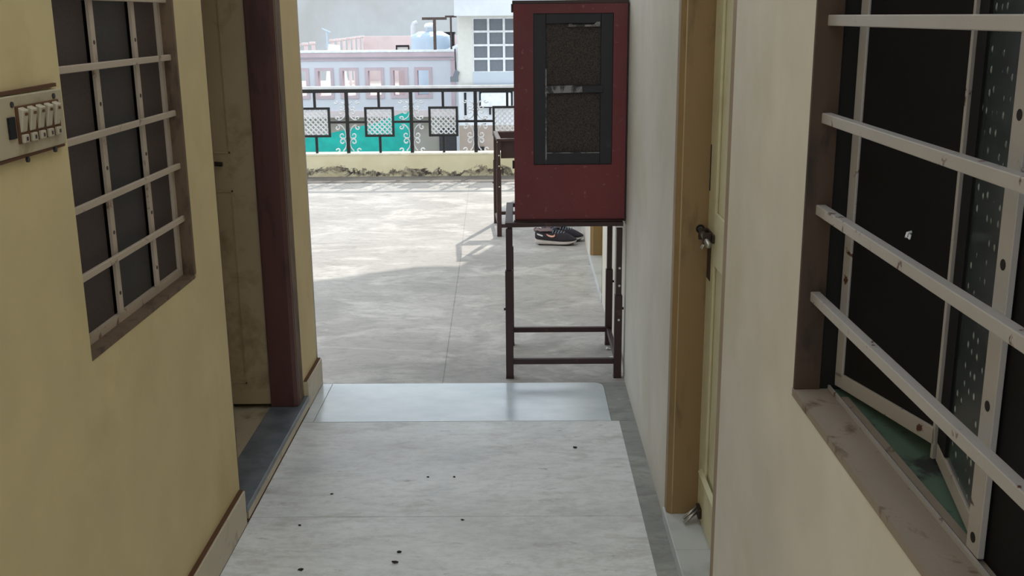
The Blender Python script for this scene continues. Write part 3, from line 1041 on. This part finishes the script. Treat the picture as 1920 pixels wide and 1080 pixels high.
sh1 = make_sneaker(M['shoe_black'], M['shoe_navy'])
sh1.location = (0.100, 7.70, 0.001)
sh1.rotation_euler = (0, 0, math.radians(-6))
tag(sh1, 'near dark running shoe with coral tick mark, seen below the cooler', 'shoe', 'pair of running shoes on the terrace')
sh2 = copy_tree(sh1)
sh2.location = (0.158, 7.83, 0.001)
sh2.rotation_euler = (0, 0, math.radians(-3))
tag(sh2, 'farther running shoe of the pair, mostly hidden behind the near one', 'shoe', 'pair of running shoes on the terrace')

# ------------------------------------------------------------------ switchboard on the left wall
sb = empty('switchboard', (-0.95, 2.05, 1.46))
tag(sb, 'ivory electric switchboard with rocker switches on the yellow wall', 'switchboard')
B('plate', M['switch_plate'], sb, 0, 0.012, -0.195, 0.128, -0.056, 0.056, 0.003)
m = MB()
m.bar((0.006, -0.195, 0.060), (0.006, 0.112, 0.064), 0.008, 0.007)
m.bar((0.006, -0.195, -0.060), (0.006, 0.122, -0.058), 0.008, 0.006)
m.build('edge_grime', M['brown_grout'], sb)
for y, z in ((-0.093, 0.040), (0.087, 0.043), (0.068, -0.062), (-0.055, -0.066)):
    MB().tube([(0.010, y, z), (0.0145, y, z)], 0.0055, 10).build('screw', M['iron_black'], sb)
B('socket', M['black_gap'], sb, 0.010, 0.016, -0.118, -0.092, -0.022, 0.018, 0.001)
B('switch_bed', M['brown_grout'], sb, 0.010, 0.016, -0.083, 0.102, -0.034, 0.036, 0.002)
for k in range(5):
    y = -0.066 + k * 0.0365
    m = MB()
    m.prism([(0.014, y - .011, 0.034), (0.026, y - .011, 0.028), (0.019, y - .011, -0.012), (0.014, y - .011, -0.014)], (0, 0.022, 0))
    sw = m.build('switch', M['switch_white'], sb, 0.002)
    B('rocker_dimple', M['brown_grout'], sw, 0.0235, 0.0265, y - .004, y + .004, 0.018, 0.023)
    m = MB()
    m.box(0.014, 0.022, y - .010, y + .010, -0.033, -0.017)
    kn = m.build('indicator', M['switch_white'], sb, 0.002)
    B('indicator_hole', M['iron_black'], kn, 0.0215, 0.0228, y - .003, y + .003, -0.029, -0.022)

# ------------------------------------------------------------------ crumbs on the floor
def crumb(x, y, r, mat, name):
    m = MB()
    bmesh.ops.create_icosphere(m.bm, subdivisions=1, radius=r)
    for v in m.bm.verts:
        v.co += Vector((random.uniform(-.3, .3), random.uniform(-.3, .3), random.uniform(-.2, .2))) * r
        v.co.z = max(v.co.z * .6 + r * .35, 0)
        v.co.x *= 1.3
    o = m.build(name, mat)
    o.location = (x, y, 0.0)
    return o


for x, y, r, lb in (
        (-0.689, 2.927, .0075, 'black crumb on marble nearest the left skirting'),
        (-0.751, 3.222, .0045, 'tiny dark crumb on marble beside the threshold end'),
        (-0.402, 2.970, .008, 'black crumb on marble near bottom middle of the passage'),
        (-0.396, 3.035, .006, 'grey brown crumb just behind the larger bottom middle one'),
        (-0.685, 3.46, .0045, 'tiny crumb on marble slab left of centre'),
        (-0.206, 3.255, .0045, 'tiny crumb at the marble joint near the centre'),
        (-0.352, 3.60, .004, 'left of two tiny crumbs side by side on marble'),
        (-0.255, 3.60, .004, 'right of two tiny crumbs side by side on marble'),
        (0.205, 3.865, .007, 'dark crumb on the marble close to the cement strip')):
    tag(crumb(x, y, r, M['crumb'], 'dirt_crumb'), lb, 'crumb', 'dirt crumbs on the marble')
for x, y, r, lb in ((0.438, 5.13, .013, 'white plaster chip by the back leg of the stand'),
                    (0.449, 4.98, .016, 'larger white plaster chip between stand legs and wall')):
    tag(crumb(x, y, r, M['chip_white'], 'plaster_chip'), lb, 'plaster chip', 'plaster chips by the stand')

# ================================================================== neighbourhood
GZ = -4.2
struct(B('floor_street', M['ground'], None, -40, 40, 11.6, 90, GZ - .3, GZ), 'dusty street level between the houses', 'ground')

# ---- house with the pink parapet
pk = empty('pink_trimmed_house', (-4.6, 20.0, GZ))
tag(pk, 'pale house with pink trimmed parapet, slots and roof terrace across street', 'house')
o = Vector(pk.location)
B('lower_wall', M['beige_wall'], pk, -4.6, 3.38, 0.28, 10.4, 0.0, 4.03)
B('roof_slab', M['roof_pale'], pk, -4.8, 3.38, 0.0, 10.4, 4.03, 4.12)
B('shutter_door', M['dark_door'], pk, 3.04, 3.37, 0.22, 0.28, 1.2, 3.785)
px0, px1 = -4.8, 3.38
slots = [(x0 - o.x, x1 - o.x) for x0, x1 in ((-4.25, -3.99), (-3.785, -3.53), (-3.325, -3.07), (-2.85, -2.59), (-2.38, -2.14), (-1.93, -1.695))]
slots = [(slots[0][0] - .46, slots[0][1] - .47)] + slots
sz0, sz1 = 0.22 - GZ, 0.70 - GZ
zt = 1.045 - GZ
m = MB()
m.box(px0, px1, 0, .2, 4.12, sz0)
m.box(px0, px1, 0, .2, sz1, zt)
xs = [px0] + [v for s in slots for v in s] + [px1]
for a, b in zip(xs[0::2], xs[1::2]):
    m.box(a, b, 0, .2, sz0, sz1)
bmesh.ops.remove_doubles(m.bm, verts=m.bm.verts[:], dist=1e-5)
m.build('parapet', M['lilac_white'], pk)
for a, b in slots:
    m = MB()
    q = .045
    m.box(a - q, a + .012, -.02, .205, sz0 - q, sz1 + q)
    m.box(b - .012, b + q, -.02, .205, sz0 - q, sz1 + q)
    m.box(a + .012, b - .012, -.02, .205, sz1 - .012, sz1 + q)
    m.box(a + .012, b - .012, -.02, .205, sz0 - q, sz0 + .012)
    m.build('slot_surround', M['pink'], pk)
m = MB()
m.box(px0, px1, -.06, .24, 0.935 - GZ, 1.02 - GZ)
m.box(px0, px1, -.03, .22, 0.875 - GZ, 0.905 - GZ)
m.build('cornice', M['pink'], pk, 0.006)
B('coping', M['white_paint'], pk, px0, px1, -.07, .25, zt - .025, zt + .012, 0.004)
B('corner_stripe', M['pink'], pk, px1 - .075, px1 + .004, -.012, .204, 4.12, 0.875 - GZ)
B('base_band', M['pink_pale'], pk, px0, px1, -.03, 0.0, 4.03, 4.15)
# return parapet on the right and pink back wall
B('side_parapet', M['white_render'], pk, px1 - .2, px1, .2, 10.2, 4.12, zt)
B('return_wall', M['white_render'], pk, px1 + .005, px1 + .115, .02, 10.2, 0.0, zt + .05)
B('back_wall', M['pink_pale'], pk, 0.2, px1, 10.2, 10.4, 4.12, 1.14 - GZ)
# left side parapet: row of tall pink fins
for k in range(13):
    y = 0.35 + k * 0.80
    if 4 <= k <= 5:
        continue
    m = MB()
    m.box(0.20, 0.255, y, y + .13, 4.12, 1.11 - GZ)
    m.box(0.15, 0.265, y - .02, y + .15, 1.11 - GZ, 1.16 - GZ)
    m.build('parapet_fin', M['pink_pale'], pk, 0.01)
m = MB()
m.prism([(0.46, 2.5, 4.12), (0.95, 3.1, 4.12), (0.50, 4.4, 5.25), (0.30, 4.2, 5.28)], (0.02, -.03, 0))
m.build('leaning_sheet', M['white_render'], pk)
# rooftop clutter of the house
bx = MB().box(-.13, .13, -.15, .15, 0, .18).build('roof_box', M['cream_side'])
bx.location = (-2.26, 20.9, -0.08 + 1.03)
bx.location.z = 0.93
st = tag(bx, 'small cream box with dark rim just behind the pink parapet', 'box')
B('rim', M['dark_gap'], bx, -.13, .13, -.165, -.15, .165, .20)
B('rim', M['dark_gap'], bx, -.13, -.105, -.165, -.15, 0, .165)
B('rim', M['dark_gap'], bx, .105, .13, -.165, -.15, 0, .165)
B('prop', M['pink_pale'], bx, -.1, .1, -.1, .1, -1.01, 0)


def tee(name, x, y, z, h, w, t, rz, label):
    e = empty(name, (x, y, z), rz)
    tag(e, label, 'post')
    MB().bar((0, 0, 0), (0, 0, h - t), t, t).build('upright', M['rust_pipe'], e)
    MB().bar((-w / 2, 0, h - t / 2), (w / 2, 0, h - t / 2), t, t).build('crossbar', M['rust_pipe'], e)
    return e


tee('clothesline_post', -1.583, 20.09, 1.057, 0.585, 0.46, 0.048, math.radians(-8), 'thick T shaped rusty post standing before the water tank')
tee('clothesline_post', -1.312, 20.6, 1.045, 0.625, 0.22, 0.036, math.radians(5), 'thinner T shaped post at the corner next to the white house')

tk = empty('water_tank', (-2.07, 25.0, -0.08))
tag(tk, 'pale blue plastic water tank with white lid on the pink house roof', 'water tank')
MB().lathe([(.44, 0), (.455, .05), (.455, 1.22), (.452, 1.26), (.43, 1.31), (.35, 1.36), (.22, 1.385), (.19, 1.39)], n=32).build('body', M['tank'], tk, smooth=True)
m = MB()
for k in range(8):
    a = 2 * math.pi * k / 8 + .2
    m.bar((.44 * math.cos(a), .44 * math.sin(a), 1.28), (.24 * math.cos(a), .24 * math.sin(a), 1.385), .12, .05)
m.build('shoulder_ribs', M['tank_lid'], tk, 0.01)
MB().lathe([(.10, 1.38), (.10, 1.49), (.135, 1.49), (.14, 1.55), (.10, 1.585), (.02, 1.6)], n=24).build('lid', M['tank_lid'], tk, smooth=True)
vp = MB().tube([(0, 0, 0), (0, 0, 1.5), (.03, 0, 1.58), (.10, 0, 1.60)], .055, 10).build('vent_pipe', M['white_render'], smooth=True)
vp.location = (-2.57, 26.0, -0.08)
tag(vp, 'pale vent pipe left of the water tank', 'pipe')
db = MB().box(-.1, .1, -.2, .2, 0, 1.33).box(-.16, .12, -.22, .22, 1.33, 1.38).build('pump_cabinet', M['dark_gap'])
db.location = (-1.66, 25.62, -0.08)
tag(db, 'dark cabinet right behind the water tank', 'cabinet')

# ---- white house on the right
wh = empty('white_house', (1.0, 19.0, GZ))
tag(wh, 'white house with gridded grey window and overhanging upper floor', 'house')
o = Vector(wh.location)
wx = (-0.835, 0.265)
wz = (0.69 - GZ, 1.625 - GZ)
X0 = -1.10 - o.x
m = MB()
m.box(X0, wx[0] - o.x, 0, .25, 0.47 - GZ, 1.66 - GZ)
m.box(wx[1] - o.x, 3.0, 0, .25, 0.47 - GZ, 1.66 - GZ)
m.box(wx[0] - o.x, wx[1] - o.x, 0, .25, 1.625 - GZ, 1.66 - GZ)
m.build('upper_wall', M['cream_side'], wh)
B('sill_panel', M['blue_white'], wh, wx[0] - o.x, wx[1] - o.x, -.02, .25, 0.47 - GZ, 0.69 - GZ)
B('upper_floor', M['white_render'], wh, X0 - .02, 3.0, -.5, 6, 1.66 - GZ, 4.6 - GZ)
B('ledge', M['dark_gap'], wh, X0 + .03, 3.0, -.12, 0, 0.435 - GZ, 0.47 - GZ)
B('lower_wall', M['white_render'], wh, X0, 3.0, 0, .3, -0.24 - GZ, 0.435 - GZ)
B('side_wall', M['white_render'], wh, X0, X0 + .25, .25, 6, 0, 1.66 - GZ)
B('base_wall', M['brown_wall'], wh, X0, 3.0, 0, .3, 0, -0.24 - GZ)
B('slit_window', M['dark_gap'], wh, -1.005 - o.x, -0.965 - o.x, -.01, 0, -0.08 - GZ, 0.34 - GZ)
ac = MB().box(-0.70 - o.x, -0.17 - o.x, -.20, -.01, 0.10 - GZ, 0.34 - GZ).build('wall_box', M['white_paint'], wh, 0.02)
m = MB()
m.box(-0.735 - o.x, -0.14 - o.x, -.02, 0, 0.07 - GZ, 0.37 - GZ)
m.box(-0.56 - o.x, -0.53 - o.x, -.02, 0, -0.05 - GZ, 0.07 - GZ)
m.build('box_outline', M['dark_gap'], ac)  # black outline behind the wall box, with a stem below
B('dark_base_block', M['dark_gap'], wh, -0.82 - o.x, -0.66 - o.x, -.12, 0, -0.70 - GZ, -0.62 - GZ)
fr = MB()
xsw = [wx[0] + k * (wx[1] - wx[0]) / 4 for k in range(5)]
zsw = [0.69 + k * (1.625 - 0.69) / 4 for k in range(5)]
for i, x in enumerate(xsw):
    fr.box(x - o.x - (0 if i == 0 else .02), x - o.x + (0 if i == 4 else .02), .02, .09, wz[0], wz[1])
for i, z in enumerate(zsw):
    for a, b in zip(xsw, xsw[1:]):
        fr.box(a - o.x + .02, b - o.x - .02, .02, .09, z - GZ - (0 if i == 0 else .018), z - GZ + (0 if i == 4 else .018))
gw = fr.build('window_frame', M['white_paint'], wh)
for a, b in zip(xsw, xsw[1:]):
    for c, d_ in zip(zsw, zsw[1:]):
        B('pane', M['frosted'], gw, a - o.x + .02, b - o.x - .02, .05, .06, c - GZ + .018, d_ - GZ - .018)
m = MB()
m.box(-1.24 - o.x, -1.10 - o.x, -.05, .1, 0.53 - GZ, 0.62 - GZ)
m.prism([(-1.20 - o.x, -.05, 0.62 - GZ), (-1.10 - o.x, -.05, 0.62 - GZ), (-1.07 - o.x, -.05, 0.70 - GZ), (-1.15 - o.x, -.05, 0.74 - GZ)], (0, .12, 0))
m.build('drain_spout', M['frosted'], wh)
MB().tube([(-1.14 - o.x, .02, 0.72 - GZ), (-1.15 - o.x, .02, 1.10 - GZ)], .012, 6).build('drain_pipe', M['rust_pipe'], wh)

# ---- tall grey house behind
gh = B('grey_house', M['grey_wall'], None, -28, 6, 46, 52, GZ, 9.0)
tag(gh, 'tall blank grey cement house wall behind the rooftops', 'house')

# ---- turquoise net hung in front of the pale house
top = [(-4.6, -.50), (-4.2, -.42), (-3.83, -.36), (-3.42, -.29), (-3.05, -.21), (-2.78, -.15), (-2.50, -.10), (-2.32, -.03), (-2.135, .03), (-2.0, .08), (-1.862, .11)]
rows = 14
m = MB()
grid = []
for i, (x, z) in enumerate(top):
    colv = []
    for k in range(rows + 1):
        f = k / rows
        zz = z + (GZ - z) * f
        colv.append(m.bm.verts.new((x, 18.0 + .06 * math.sin(i * 1.7 + f * 3) * (0.3 + f) + .10 * f * math.sin(i * 0.9), zz)))
    grid.append(colv)
for a, b in zip(grid, grid[1:]):
    for k in range(rows):
        m.bm.faces.new((a[k], a[k + 1], b[k + 1], b[k]))
nt = m.build('shade_net', M['net'], smooth=True)
sd = nt.modifiers.new('solid', 'SOLIDIFY')
sd.thickness = 0.01
tag(nt, 'turquoise green shade net hanging in front of the pale house', 'net')
# antenna on the roof, far left
an = empty('roof_antenna', (-5.0, 28.0, -0.08))
tag(an, 'thin pale antenna mast above the pink fins at far left', 'antenna')
MB().tube([(0, 0, 0), (0, 0, 1.40)], .02, 8).build('mast', M['tank'], an)
MB().bar((-.12, 0, 1.46), (.10, 0, 1.36), .05, .03).build('arm', M['tank'], an)
